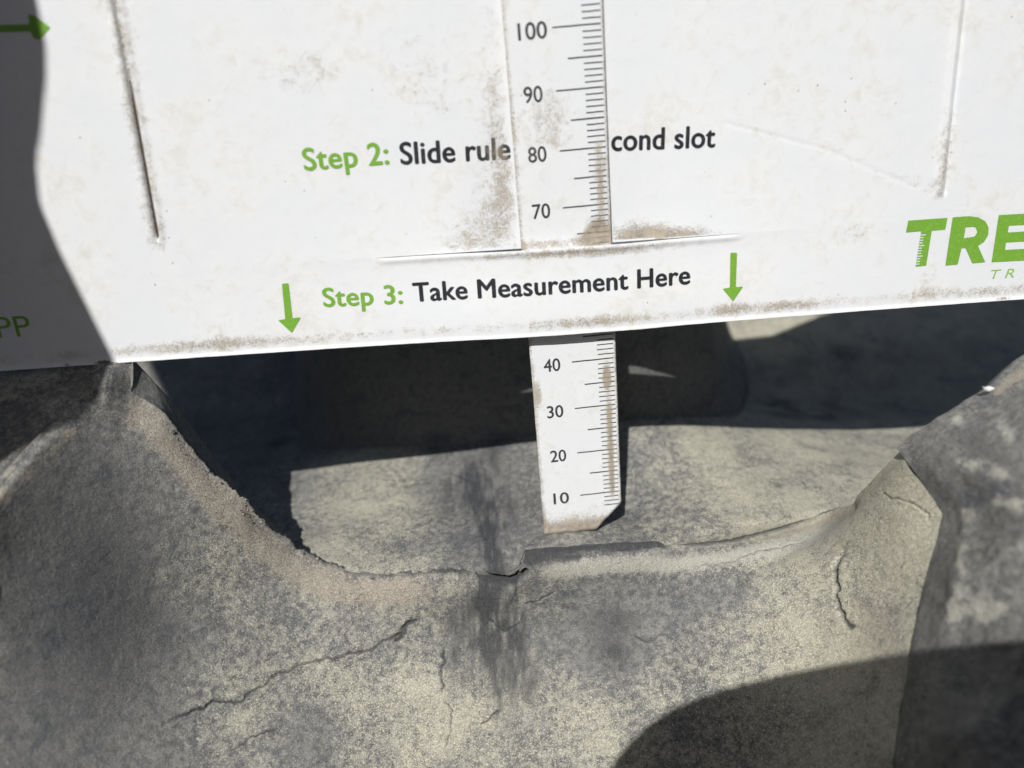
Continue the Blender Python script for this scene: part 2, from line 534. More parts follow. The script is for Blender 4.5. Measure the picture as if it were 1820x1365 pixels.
def build_front():
    ns = 1150
    s = np.linspace(0, rim_len, ns)
    tx, ty = rim_px(s)
    ker = np.hanning(9); ker /= ker.sum()
    tx = np.convolve(np.pad(tx, 4, mode='edge'), ker, 'valid'); ty = np.convolve(np.pad(ty, 4, mode='edge'), ker, 'valid')
    # torn edge: small bites along the rim
    jag = (fbm(s * .055, s * 0, 3, 21) - .5) * 11 * (.30 + sstep(700, 900, s) * sstep(1500, 1250, s)) + (fbm(s * .20, s * 0, 3, 5) - .5) * 5 * (.4 + sstep(600, 900, s) * sstep(1400, 1250, s))
    jag *= sstep(430, 520, s) * sstep(rim_len, rim_len - 160, s)
    bx = np.interp(s, np.interp([-260, 0, 200, 560, 930, 1300, 1495, 1594], rim_a[:, 0], rim_s), [-420, -220, -20, 330, 790, 1220, 1440, 1577])
    t = np.concatenate([np.linspace(0, .08, 70, endpoint=False), np.linspace(.08, 1, 430)])
    T, TX = np.meshgrid(t, tx, indexing='ij'); TY = np.broadcast_to(ty, T.shape); BX = np.broadcast_to(bx, T.shape)
    S = np.broadcast_to(s, T.shape)
    PX = TX * (1 - T) + BX * T; PY = TY * (1 - T) + 1500 * T
    ra = np.array(redge, float)
    rt = (ra[:, 1] - 797) / (1500 - 797)
    RX = np.interp(T, rt, ra[:, 0])
    last = tx[-1] * (1 - T) + 1577 * T
    w = sstep(1250, 1594, TX) ** 1.5
    PX = PX + w * (RX - last)
    near = np.exp(-T * (1500 - TY) / 9)
    PX = PX + jag[None] * .35 * near; PY = PY - jag[None] * .8 * near
    D = DEP(PX, PY)
    P = at_depth(PX, PY, D)
    N = normals_of(P)
    # relief
    q1 = PX * .01; q2 = PY * .01
    disp = .9 * (fbm(q1 * .8, q2 * .8, 4, 31) - .5) + .22 * (fbm(q1 * 5, q2 * 5, 4, 33) - .5)
    disp += .10 * (fbm(q1 * 22, q2 * 22, 3, 34) - .5)
    disp *= 1 - .7 * np.exp(-T / .01)
    # the rounded lip of the rim
    dpx = T * (1500 - TY)
    lip = np.exp(-(dpx / 16) ** 2)
    disp -= 1.1 * lip
    disp += .35 * gauss(dpx, 42, 22) * sstep(450, 600, S)
    # fold running down-left from the foot of the right lug
    fd, fa = seg_dist(PX, PY, [(1496, 900), (1440, 948), (1380, 985), (1300, 1030), (1200, 1080)])
    side = np.sign((PX - 1380) * .55 + (PY - 985))
    disp -= 1.2 * np.exp(-(fd / 20) ** 2) * sstep(1, .3, fa)
    bare_shade = np.zeros_like(T)
    wx = PX + 14 * (fbm(q1 * 7, q2 * 7, 4, 41) - .5); wy = PY + 14 * (fbm(q1 * 7, q2 * 7, 4, 43) - .5)
    for poly, hw, dp in crack_lines:
        m = slice(None)
        d, a = seg_dist(wx, wy, poly)
        e = sstep(0, .12, a) * sstep(1, .88, a)
        e = .25 + .75 * e
        c = np.exp(-(d / hw) ** 2) * e * (d < hw * 4)
        disp -= dp * c * 1.25; bare_shade = np.maximum(bare_shade, (.35 + .13 * min(hw, 4)) * c)
        disp += .18 * dp * np.exp(-((d - hw * 3.2) / (hw * 2)) ** 2) * e
    # the gash in the rim right of the middle
    gd, ga = seg_dist(PX, PY, [(852, 1026), (872, 1033), (905, 1036), (920, 1030), (934, 1016)])
    g = np.exp(-(gd / 4.5) ** 2); disp -= 3.0 * g; bare_shade = np.maximum(bare_shade, g)
    P = P + N * disp[..., None]
    # --- colouring masks: dust, tan scuffing, pale scuffing, bare rubber
    rimx = TX
    tan = np.exp(-((dpx - 30) / 34) ** 2) * sstep(200, 260, rimx) * sstep(840, 720, rimx) * .86
    tan += .55 * np.exp(-((dpx - 12) / 14) ** 2) * sstep(1300, 1420, rimx) * sstep(1500, 1490, rimx)
    tan += .5 * gauss(PX, 1560, 60) * gauss(PY, 1110, 110)
    fd2, _ = seg_dist(PX, PY, [(0, 890), (60, 835), (120, 775), (160, 728)])
    tan += .8 * np.exp(-(fd2 / 13) ** 2) * fbm(q1 * 5, q2 * 5, 3, 51) * 1.6 * sstep(170, 110, PX)
    pale = np.exp(-((dpx - 34) / 20) ** 2) * sstep(930, 1000, rimx) * sstep(1500, 1470, rimx) * .95
    cxs = 868 + (PY - 1030) * .06
    streak = np.exp(-np.abs((PX - cxs) / (84 + 14 * (fbm(q2 * 3, q1 * 0, 3, 62) - .5))) ** 3.2) * sstep(1370, 1080, PY + 260 * (fbm(PX * .03, PY * .004, 4, 68) - .5))
    sn = fbm(PX * .036, PY * .012, 5, 61); sn2 = fbm(PX * .13, PY * .030, 4, 64)
    bare_shade += streak * np.clip(.48 + 1.2 * (sn - .45) + 1.1 * (sn2 - .5), 0, .95)
    pale += streak * sstep(.54, .70, sn2) * .50
    pale += .75 * gauss(PX, 925, 22) * gauss(PY, 1270, 42) * sstep(.42, .62, fbm(PX * .10, PY * .04, 3, 66))
    pale += .40 * gauss(PX, 972 + 6 * np.sin(PY * .05), 6) * gauss(PY, 1150, 90)
    # dark torn strip along the top of the rim, right of the gash
    wob = 14 * (fbm(S * .03, T * 60, 3, 171) - .5)
    strip = np.exp(-(np.clip(dpx - 2 + wob, 0, None) / np.interp(rimx, [930, 1040, 1210], [24, 15, 9])) ** 4) * sstep(930, 938, rimx) * sstep(1210, 1180, rimx)
    strip += np.exp(-(dpx / 6) ** 2) * sstep(1190, 1240, rimx) * sstep(1470, 1430, rimx) * .8
    strip += .6 * np.exp(-(dpx / 7) ** 2) * sstep(440, 560, rimx) * sstep(860, 780, rimx)
    bare_shade += strip * (.75 + .5 * (fbm(S * .2, T * 400, 3, 173) - .5)) * 1.05
    pale += .9 * np.exp(-((rimx - 1035 - dpx * .12) / 1.6) ** 2) * np.exp(-(dpx / 16) ** 2)
    disp += strip * .35 * (fbm(S * .12, T * 260, 3, 175) - .5) * 2
    pale *= 1 - np.clip(strip, 0, 1)
    tan *= 1 - .6 * np.clip(strip, 0, 1)
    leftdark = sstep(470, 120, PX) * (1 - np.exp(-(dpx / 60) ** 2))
    bare_shade += leftdark * .36 + .32 * gauss(PX, 180, 190) * gauss(PY, 1080, 190)
    bare_shade += .35 * gauss(PX, 1090, 60) * gauss(PY, 1130, 70) * fbm(q1 * 3, q2 * 3, 3, 71) * 1.6
    bare_shade += .22 * gauss(PX, 520, 90) * gauss(PY, 1330, 60)
    pale += .5 * sstep(80, -20, PX) * gauss(PY, 1180, 150) + .3 * gauss(PX, 110, 60) * gauss(PY, 1330, 60)
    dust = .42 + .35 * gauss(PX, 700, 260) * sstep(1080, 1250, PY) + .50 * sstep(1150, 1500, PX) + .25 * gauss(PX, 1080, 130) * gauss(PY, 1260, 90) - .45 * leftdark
    dust += .22 * (fbm(q1 * 1.6, q2 * 1.6, 4, 74) - .5)
    dust += .35 * gauss(PX, 290, 120) * gauss(PY, 1010, 60) * fbm(q1 * 4, q2 * 4, 3, 73) * 1.5
    dust -= .85 * gauss(PX, 1085, 95) * gauss(PY, 1130, 85) + .45 * gauss(PX, 560, 80) * gauss(PY, 1320, 70) + .35 * gauss(PX, 1300, 120) * gauss(PY, 1060, 40)
    bare_shade += .30 * gauss(PX, 1085, 80) * gauss(PY, 1130, 75) + .22 * gauss(PX, 880, 130) * gauss(PY, 1180, 130)

    # skirt: the broken back of the rim, turning over and dropping into the void
    far = []
    top = P[0]
    Sx = s
    steps = [(.5, -.05, 0), (1.1, -.5, .5), (1.5, -1.6, .8), (1.6, -4, 1), (1.0, -9, 1), (0.5, -16, 1)]
    fade = sstep(rim_len, rim_len - 200, s)
    rows = []
    for back, down, rough in steps:
        r = top.copy()
        wr = sstep(1440, 1500, tx)[:, None]
        q = top.copy()
        q[:, 2] -= back * 1.2 + rough * .8 * (fbm(s * .05, s * 0 + down, 3, 81) - .5)
        q[:, 1] += down + rough * .5 * (fbm(s * .07, s * 0 + down, 3, 83) - .5)
        aw = top - CAM; aw /= np.linalg.norm(aw, axis=1, keepdims=True)
        h = top + (aw + np.array([.12, -.10, 0])) * (-down * 1.2 + .3)
        r = q * (1 - wr) + h * wr
        rows.append(r)
    back = np.array(rows[::-1])
    allP = np.concatenate([back, P], 0)
    nb = len(rows)
    ext = lambda a, v: np.concatenate([np.full((nb, ns), v), a], 0)
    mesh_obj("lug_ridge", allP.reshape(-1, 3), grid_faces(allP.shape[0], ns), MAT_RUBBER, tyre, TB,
             dict(dust=ext(dust, .1), tan=ext(tan, 0), bare_shade=ext(bare_shade, .75), pale=ext(pale, 0)))
    return P, s, tx, ty


FP, FS, FTX, FTY = build_front()


# --- loose crumbs of torn rubber and grit along the broken rim -------
def build_crumbs():
    V = []; F = []
    r = np.random.default_rng(11)
    for i in range(420):
        if i < 300:
            x = r.choice([r.uniform(430, 780), r.uniform(430, 700), r.uniform(300, 900)]); j = int(np.argmin(np.abs(FTX - x))); row = int(min(60, abs(r.normal(0, 14))))
            size = abs(r.normal(0, .11)) + .06
        else:
            j = int(r.integers(250, 1050)); row = int(r.integers(70, 420)); size = abs(r.normal(0, .05)) + .04
        c = FP[row, j] + r.normal(0, .05, 3); b = len(V)
        sc = size * r.uniform(.5, 1.6, 3)
        base = np.array([[1, 0, 0], [-1, 0, 0], [0, 1, 0], [0, -1, 0], [0, 0, 1], [0, 0, -1]], float) * sc * r.uniform(.6, 1.3, (6, 1))
        q, _ = np.linalg.qr(r.normal(size=(3, 3)))
        for p in base @ q: V.append(c + p)
        for f in ((0, 2, 4), (2, 1, 4), (1, 3, 4), (3, 0, 4), (2, 0, 5), (1, 2, 5), (3, 1, 5), (0, 3, 5)): F.append([b + t for t in f])
    V = np.array(V); n = len(V); rr = np.repeat(r.random(n // 6), 6)
    o = mesh_obj("rubber_crumbs", V, F, MAT_RUBBER, tyre, TB, dict(dust=rr * .6, tan=(rr > .6) * .8, bare_shade=(rr < .45) * .8, pale=(rr > .93) * .6), smooth=False)
    o["kind"] = "stuff"


build_crumbs()


# --- left lug: top face and shaded flank -----------------------------
def build_left_lug():
    i0 = 0; i1 = int(np.argmin(np.hypot(FTX - 238, FTY - 699)))
    front = FP[0, i0:i1 + 1]
    m = len(front)
    # back edge, just behind the foot of the card
    bpx = np.interp(np.linspace(0, 1, m), [0, .45, 1], [-330, 0, 236]); bpy = np.interp(np.linspace(0, 1, m), [0, .45, 1], [650, 640, 637])
    d = depth_n(bpx, bpy, np.interp(np.linspace(0, 1, m), [0, .45, 1], [-9, -5, -1.0]))
    d = np.where(bpx < 0, d, d)
    back = at_depth(bpx, bpy, d)
    k = 120
    A = np.linspace(0, 1, k)[:, None, None]
    P = front[None] * (1 - A) + back[None] * A
    J, I = np.meshgrid(np.arange(m), np.arange(k))
    a = A[..., 0]
    bulge = .8 * np.sin(np.pi * np.clip(a, 0, 1)) + 0 * J
    rel = .8 * (fbm(P[..., 0] * .12, P[..., 2] * .12, 4, 91) - .5) + .3 * (fbm(P[..., 0] * .9, P[..., 2] * .9, 3, 93) - .5)
    P[..., 1] += (bulge + rel) * np.sin(np.pi * np.clip(a, 0, 1)) ** .5
    # a groove just behind the front edge and a ragged ledge
    gr = np.exp(-((a - .10) / .022) ** 2) * sstep(.05, .3, J / m) * sstep(.86, .7, J / m)
    P[..., 1] -= .7 * gr
    led = np.exp(-((a - .62 + .05 * (fbm(J * .03, I * 0, 3, 95) - .5)) / .02) ** 2) * sstep(.5, .6, J / m) * sstep(.97, .9, J / m)
    P[..., 1] -= .8 * led
    z = np.zeros((k, m))
    mesh_obj("lug_top", P.reshape(-1, 3), grid_faces(k, m), MAT_RUBBER_DARK, tyre, TB,
             dict(dust=z + .35 + .3 * sstep(.5, .8, a), tan=z + .35 * np.exp(-(a / .1) ** 2), bare_shade=z + .45 * gr + .3 * led + .12, pale=z + .25 * gauss(a, .7, .1)))
    # flank: from the rim out to the far top edge, then down into the void
    j0, j1 = i1 - 1, int(np.argmin(np.hypot(FTX - 531, FTY - 979)))
    rimrow = FP[0, j0:j1 + 1]; mm = len(rimrow)
    fx = FTX[j0:j1 + 1]
    s01 = np.linspace(0, 1, mm)
    ex = np.interp(s01, [0, .3, .55, .72, 1], [236, 312, 372, 432, 536]); ey = np.interp(s01, [0, .3, .55, .72, 1], [637, 720, 800, 880, 976])
    dr = depth_n(fx, FTY[j0:j1 + 1], rimrow[:, 2])
    dd = np.interp(s01, [0, .5, 1], [float(depth_n(236, 637, -1.0)) - dr[0], 9, 3.5])
    edge = at_depth(ex, ey, dr + dd)
    rows = []
    for b in np.linspace(0, 1, 26):
        r = rimrow * (1 - b) + edge * b
        r[:, 1] += -1.2 * math.sin(math.pi * b) + .35 * (fbm(s01 * 22, s01 * 0 + b * 7, 3, 97) - .5) * math.sin(math.pi * b)
        rows.append(r)
    for dn, bk in ((-.8, .5), (-3, .9), (-10, 1.5), (-30, 3), (-60, 5)):
        r = edge.copy(); r[:, 1] += dn; r[:, 2] -= bk; r[:, 0] -= bk * .4
        rows.append(r)
    Q = np.array(rows)
    z = np.zeros(Q.shape[:2])
    mesh_obj("lug_flank", Q.reshape(-1, 3), grid_faces(*Q.shape[:2]), MAT_RUBBER, tyre, TB,
             dict(dust=z + .2, tan=z, bare_shade=z + .35, pale=z))


build_left_lug()


# --- right lug block, close to the lens -------------------------------
def build_right_lug():
    ra = np.array(redge, float)
    cl = [(a, b, float(DEP(np.array([a]), np.array([b]))[0])) for a, b in redge] + [
          (1700, 722, 136), (1760, 684, 136), (1820, 640, 136), (1950, 560, 136),
          (1700, 830, 126), (1820, 760, 121), (1950, 700, 120), (1740, 930, 119), (1820, 900, 112), (1950, 880, 110),
          (1700, 1050, 118), (1720, 1100, 116), (1820, 1100, 108), (1950, 1100, 104), (1690, 1300, 109), (1820, 1300, 103), (1950, 1300, 98), (1950, 1500, 94), (1700, 1500, 104)]
    TD = TPS(cl, lam=100.0)
    k = 360; m = 260
    t = np.linspace(0, 1, k); q = np.linspace(0, 1, m)
    T, Q = np.meshgrid(t, q, indexing='ij')
    lx = np.interp(797 + (1500 - 797) * t, ra[:, 1], ra[:, 0]); ly = 797 + (1500 - 797) * t
    sx = np.interp(q, [0, .1, .3, .47, .64, 1], [1594, 1620, 1700, 1760, 1820, 1960]); sy = np.interp(q, [0, .1, .3, .47, .64, 1], [797, 773, 722, 686, 638, 545])
    sy = sy - 3.5 * (fbm(q * 9, q * 0, 3, 3) - .5) * sstep(0, .1, q) - 6 * gauss(q, .60, .07)
    A = lx[:, None]; Bx = np.broadcast_to(sx, T.shape)
    PX = A + (Bx - 1594) * (1 - 0 * T) + (1960 - 1594) * 0
    PY = ly[:, None] + (sy[None] - 797) * (1 - T)
    D = TD(PX, PY)
    P = at_depth(PX, PY, D)
    N = normals_of(P)
    disp = 1.6 * (fbm(PX * .012, PY * .012, 4, 101) - .5) + .3 * (fbm(PX * .06, PY * .06, 3, 103) - .5)
    rd, ra2 = seg_dist(PX, PY, [(1640, 800), (1672, 850), (1722, 915), (1712, 1000), (1698, 1060), (1680, 1140), (1655, 1380)])
    disp += .6 * np.exp(-(rd / 18) ** 2)
    disp *= 1 - np.exp(-(PX - A) / 14)
    P = P + N * disp[..., None]
    z = np.zeros_like(T)
    sc = lambda pts, w: np.exp(-(seg_dist(PX + 26 * (fbm(PX * .03, PY * .03, 3, 7) - .5), PY + 26 * (fbm(PX * .03, PY * .03, 3, 8) - .5), pts)[0] / w) ** 2)
    br = .45 + 1.1 * sstep(.38, .66, fbm(PX * .022, PY * .022, 4, 177))
    pale = .60 * sc([(1722, 915), (1712, 1000), (1698, 1120)], 12) + .52 * sc([(1700, 1110), (1760, 1085), (1820, 1105)], 26) \
        + .55 * sc([(1700, 745), (1760, 720), (1790, 712)], 13) + .45 * sc([(1690, 810), (1740, 830), (1790, 850)], 12) + .60 * sc([(1770, 885), (1820, 900)], 9) \
        + .40 * sc([(1780, 760), (1830, 800)], 22) + .35 * sc([(1760, 1010), (1830, 970)], 18) + .30 * sc([(1730, 1050), (1830, 1060)], 30)
    pale = pale * br
    tan = .9 * sc([(1770, 690), (1800, 672), (1840, 648)], 13)
    bare_shade = .30 + .30 * (fbm(PX * .015, PY * .015, 3, 12) - .3) - .5 * pale - .8 * tan
    # skirts: far side drops away, so the block is solid from the side too
    rows = []
    for b, dn in ((26, -50), (16, -24), (8, -9), (3, -3), (1.0, -.8)):
        aw = P[0] - CAM; aw /= np.linalg.norm(aw, axis=1, keepdims=True)
        g = sstep(.02, .35, q)[:, None]
        r = P[0] + (aw + np.array([.12, -.10, 0])) * b * .8 * (1 - g) + np.array([0, dn, -b]) * g
        rows.append(r)
    P2 = np.concatenate([np.array(rows), P], 0)
    ext = lambda a, v: np.concatenate([np.full((5, m), v), a], 0)
    mesh_obj("lug_block", P2.reshape(-1, 3), grid_faces(P2.shape[0], m), MAT_RUBBER, tyre, TB,
             dict(dust=ext(z + .25, .2), tan=ext(tan, 0), bare_shade=ext(bare_shade, .5), pale=ext(pale, 0)))
    # the frayed crumb of rubber standing on its crest
    c = at_depth(np.array(1752.0), np.array(690.0), np.array(132.5))
    bm = bmesh.new()
    pts = [c + np.array(p) for p in ((-.2, -.3, 0), (-.5, .35, .1), (.1, .1, .15), (.9, .15, 0), (1.6, -.15, .1), (.6, -.5, .2))]
    vs = [bm.verts.new(tuple(W(p) - W(np.array(TB)))) for p in pts]
    vb = [bm.verts.new(tuple(W(p + np.array([.05, -.05, -.5])) - W(np.array(TB)))) for p in pts]
    bm.faces.new(vs); bm.faces.new(vb[::-1])
    for i in range(6): bm.faces.new([vs[i], vb[i], vb[(i + 1) % 6], vs[(i + 1) % 6]])
    me = bpy.data.meshes.new("rubber_crumb"); bm.to_mesh(me); bm.free(); me.materials.append(MAT_WHITE)
    link(bpy.data.objects.new("rubber_crumb", me), tyre)


build_right_lug()

# ------------------------------------------------------------------ the card
CB = (-20.0, 46.0, 1.0)
card = root("measuring_card", CB, "large dirty white plastic instruction card with green and black print, standing on the tyre", "gauge card")
S0, S1 = -43.6, 25.6                                     # ends of the cut across the card
RL, RR = -16.41, 0.53                                    # ruler edges


def v_slot(u): return 64.3 - .0306 * (np.asarray(u, float) + 43)


def v_bot(u): return 46.95 - .0335 * (np.asarray(u, float) + 20)


def v_top(u): return np.interp(u, [-150, -60, 30, 46, 80, 130, 175], [150, 140, 111, 111, 132, 146, 148])


def opening(u):                                          # how far the two lips of the cut are pushed apart
    d = np.maximum(np.maximum(RL - u, u - RR), 0)
    return np.exp(-(d / 10.5) ** 2) * sstep(S0, S0 + 4, u) * sstep(S1, S1 - 4, u)


def card_n(u, v, upper=None):
    u = np.asarray(u, float); v = np.asarray(v, float)
    vs = v_slot(u)
    up = (v >= vs) if upper is None else upper
    o = opening(u); wide = np.exp(-((u + 8) / 42) ** 2)
    dv = np.abs(v - vs)
    n_up = .35 - 1.95 * (o * np.exp(-(dv / 14)) + (1 - o) * 0) - 1.75 * (1 - np.exp(-dv / 14)) * wide
    n_lo = .35 + o * 1.15 * np.exp(-dv / 30) + wide * 1.35 * sstep(0, 16, dv)
    n = np.where(up, n_up, n_lo)
    # below the cut's ends the two must agree
    inside = sstep(S0 - 2, S0 + 6, u) * sstep(S1 + 2, S1 - 6, u)
    mean = .35 + np.where(up, 0, wide * 1.35 * sstep(0, 16, dv)) + np.where(up, -1.75 * (1 - np.exp(-dv / 14)) * wide, 0)
    n = inside * n + (1 - inside) * mean
    return n + .25 * (fbm(u * .02, v * .02, 3, 111) - .5)


LSL = [(-76.2, 140), (-78.3, 109.6), (-79.3, 95), (-81.0, 71.0)]
RSL = [(62.0, 140), (62.36, 98.6), (62.45, 85), (62.75, 65.6)]


def card_relief(u, v):
    r = np.zeros(np.shape(u))
    # lip of the lower edge, flared forward, and of the cut's lower side
    db = v - v_bot(u)
    r += .20 * np.exp(-(np.clip(db, 0, None) / .5) ** 2)
    ds = v_slot(u) - v
    m = sstep(S0 - .5, S0 + 3, u) * sstep(S1 + .5, S1 - 3, u)
    r += np.where(ds > 0, .20 * np.exp(-((ds - .6) / .65) ** 2) * m, 0)
    # left cut: a groove, right cut: a raised weal with a groove beside it
    d, a = seg_dist(u, v, LSL)
    k = 1 - sstep(.985, 1, a)
    r += (-.75 * np.exp(-(d / .32) ** 2) + .16 * np.exp(-((d - .95) / .5) ** 2)) * k
    xs = np.interp(v, [65.6, 85, 98.6, 140], [62.75, 62.45, 62.36, 62.0]); k = sstep(65.2, 66.6, v)
    r += (.42 * np.exp(-((u - xs + .35) / .62) ** 2) - .25 * np.exp(-((u - xs - .9) / .35) ** 2)) * k
    # long shallow scratch falling towards the right cut
    d, a = seg_dist(u, v, [(22, 82), (40, 76), (58, 67.5)])
    r -= .05 * np.exp(-(d / .3) ** 2)
    r += .03 * (fbm(u * .5, v * .5, 4, 121) - .5)
    return r


def card_dirt(u, v):
    u = np.asarray(u, float); v = np.asarray(v, float)
    dv = v - v_slot(u); db = v - v_bot(u)
    d = np.zeros(np.shape(u))
    up = dv > 0
    d += np.where(up, .95 * gauss(u, 5.5, 6.5) * np.exp(-(dv / 3.6) ** 2) * sstep(.2, 1.2, u), 0)
    d += np.where(up, .75 * gauss(u, 15, 7) * np.exp(-(dv / 2.2) ** 2), 0)
    d += np.where(up, .50 * gauss(u, -26, 9) * np.exp(-(dv / 10) ** 2) * sstep(-16, -17, u), 0)
    d += np.where(up, .34 * gauss(u, -20, 5) * np.exp(-((dv - 14) / 16) ** 2) * sstep(-16, -17, u), 0)
    d += .30 * gauss(u, -30, 8) * gauss(v, 92, 9) + .28 * gauss(u, -18.5, 2.5) * sstep(60, 75, v)
    band = np.exp(-((db - 2.2) / 1.6) ** 2)
    d += band * (.38 + .15 * gauss(u, 35, 14) + .35 * gauss(u, -5, 12) + .1 * gauss(u, 20, 7) + .25 * gauss(u, 75, 8) + .2 * gauss(u, -75, 30))
    d += .27 * gauss(u, 23, 4) * gauss(db, 2.6, 2.2) + .22 * gauss(u, 34, 5) * gauss(db, 2.2, 1.3)
    d += .42 * gauss(u, 46, 7) * gauss(v, 60, 3) + .35 * gauss(u, 62, 4) * gauss(v, 50, 4)
    d += .40 * gauss(u, -52, 8) * gauss(v, 96.5, 5) + .3 * gauss(u, -75, 10) * gauss(v, 55, 5)
    d += .18 * gauss(u, -36, 12) * gauss(v, 100, 10)
    d += np.where(~up, .45 * np.exp(-((dv + 2.0) / .8) ** 2) * gauss(u, -2, 18) + .62 * np.exp(-((dv + .9) / .9) ** 2) * gauss(u, -9, 32), 0)
    x = seg_dist(u, v, LSL)[0]; d += .58 * np.exp(-(x / 2.6) ** 2)
    x = seg_dist(u, v, RSL)[0]; d += .42 * np.exp(-(x / 2.2) ** 2) * (.4 + gauss(v, 72, 9))
    x = seg_dist(u, v, [(22, 82), (40, 76), (60, 67)])[0]; d += .30 * np.exp(-(x / 1.8) ** 2)
    return d


def card_soil(u, v):
    u = np.asarray(u, float); v = np.asarray(v, float)
    x, a = seg_dist(u, v, LSL)
    s = 1.0 * np.exp(-(x / .26) ** 2) * (1 - sstep(.985, 1, a)) * (.45 + .55 * sstep(100, 92, v))
    s += .45 * gauss(v, 76.5, 1.0) * gauss(u, 61.7, .7)
    s += .8 * gauss(v - v_bot(u), .3, .5) * (gauss(u, -96.5, 1.8) + .7 * gauss(u, -103, 1)) + .5 * gauss(v - v_bot(u), .4, .6) * gauss(u, 78, 3)
    return s


def px_to_card(px, py, fn=card_n):
    px = np.asarray(px, float); py = np.asarray(py, float)
    n = np.zeros(np.shape(px)) + .3
    for _ in range(8):
        d = ray(px, py); s = (n - CAM[2]) / d[..., 2]; P = CAM + s[..., None] * d
        n = fn(P[..., 0], P[..., 1])
    return P[..., 0], P[..., 1]


def build_card():
    us = [np.linspace(-150, -120, 30, endpoint=False), np.linspace(-120, -83, 80, endpoint=False), np.linspace(-83, -75, 90, endpoint=False),
          np.linspace(-75, -45, 70, endpoint=False), np.linspace(-45, 27, 240, endpoint=False), np.linspace(27, 60.5, 85, endpoint=False),
          np.linspace(60.5, 65, 60, endpoint=False), np.linspace(65, 90, 50, endpoint=False), np.linspace(90, 175, 45)]
    uu = np.concatenate(us); nx = len(uu)
    tl = np.concatenate([np.linspace(0, .12, 22, endpoint=False), np.linspace(.12, .85, 50, endpoint=False), np.linspace(.85, 1, 26)])
    tu = np.concatenate([np.linspace(0, .06, 14, endpoint=False), np.linspace(.06, 1, 150)])
    U1, T1 = np.meshgrid(uu, tl); U2, T2 = np.meshgrid(uu, tu)
    bot = v_bot(uu) + .10 * (fbm(uu * .25, uu * 0, 3, 131) - .5) + .06 * (fbm(uu * 1.1, uu * 0, 3, 133) - .5)
    sl = v_slot(uu)
    V1 = bot * (1 - T1) + sl * T1; V2 = sl * (1 - T2) + v_top(uu) * T2
    N1 = card_n(U1, V1, np.zeros(V1.shape, bool)) + card_relief(U1, V1 - 1e-4)
    N2 = card_n(U2, V2, np.ones(V2.shape, bool)) + card_relief(U2, V2 + 1e-4)
    ins = (uu > S0) & (uu < S1)
    seam = .5 * (N1[-1] + N2[0])
    blend1 = np.exp(-(sl[None] - V1) / 1.5); blend2 = np.exp(-(V2 - sl[None]) / 1.5)
    out = ~ins
    N1[:, out] += (blend1 * (seam - N1[-1]))[:, out]; N2[:, out] += (blend2 * (seam - N2[0]))[:, out]
    # hairline gap of the cut
    gap = .10 * sstep(S0, S0 + 3, uu) * sstep(S1, S1 - 3, uu) + .12 * opening(uu)
    V1 = V1 - gap * ins * np.exp(-(sl[None] - V1) / 1.2)
    V2 = V2 - .5 * opening(uu) * ins * np.exp(-(V2 - sl[None]) / 2.0)
    P1 = np.stack([U1, V1, N1], -1); P2 = np.stack([U2, V2, N2], -1)
    n1 = P1.shape[0]; n2 = P2.shape[0]
    V = np.concatenate([P1.reshape(-1, 3), P2.reshape(-1, 3)])
    F1 = grid_faces(n1, nx); F2 = grid_faces(n2, nx) + n1 * nx
    # weld the seam outside the cut
    remap = np.arange(len(V))
    for j in range(nx):
        if out[j]: remap[n1 * nx + j] = (n1 - 1) * nx + j
    F = remap[np.concatenate([F1, F2])]
    dirt = card_dirt(V[:, 0], V[:, 1]); soil = card_soil(V[:, 0], V[:, 1])
    o = mesh_obj("card_sheet", V, F, MAT_WHITE, card, CB, dict(dirt=dirt, soil=soil))
    # drop the vertices that welding left loose
    bm = bmesh.new(); bm.from_mesh(o.data)
    bmesh.ops.delete(bm, geom=[v for v in bm.verts if not v.link_faces], context='VERTS')
    bm.to_mesh(o.data); bm.free()
    sol = o.modifiers.new("thickness", 'SOLIDIFY')
    sol.thickness = 1.15 * MM; sol.offset = -1.0
    sol.use_even_offset = False
    es = o.modifiers.new("crisp_edges", 'EDGE_SPLIT'); es.split_angle = math.radians(48)
    return o


card_sheet = build_card()


# ------------------------------------------------------------------ the ruler
RB = (-8.0, 1.0, 0.0)
ruler = root("ruler", RB, "narrow white plastic ruler with millimetre scale, pushed down through the card to the tyre", "ruler")


def ruler_n(u, v): return np.zeros(np.shape(u))


def ruler_dirt(u, v):
    u = np.asarray(u, float); v = np.asarray(v, float)
    d = 1.0 * gauss(u, -2.0, 1.9) * gauss(v, 65.2, 2.3) + .8 * gauss(u, -3.6, 1.5) * gauss(v, 64, 1.6)
    d += .95 * gauss(u, -1.5, .9) * gauss(v, 36, 3) + .72 * gauss(u, -1.3, .7) * sstep(6, 12, v) * sstep(34, 28, v)
    d += .55 * gauss(u, -1.2, .9) * gauss(v, 74, 8) + .75 * gauss(v, 1.8, 1.3) + .45 * gauss(v, 3.5, 2.5)
    d += .5 * gauss(u, -15.3, .7) * gauss(v, 34, 3) + .4 * gauss(u, -16.2, .5) + .5 * gauss(v, 63.6, .9)
    d += .22 + .35 * gauss(u, -10, 5) * gauss(v, 85, 5) + .45 * np.exp(-((u - .5) / .5) ** 2)
    return d


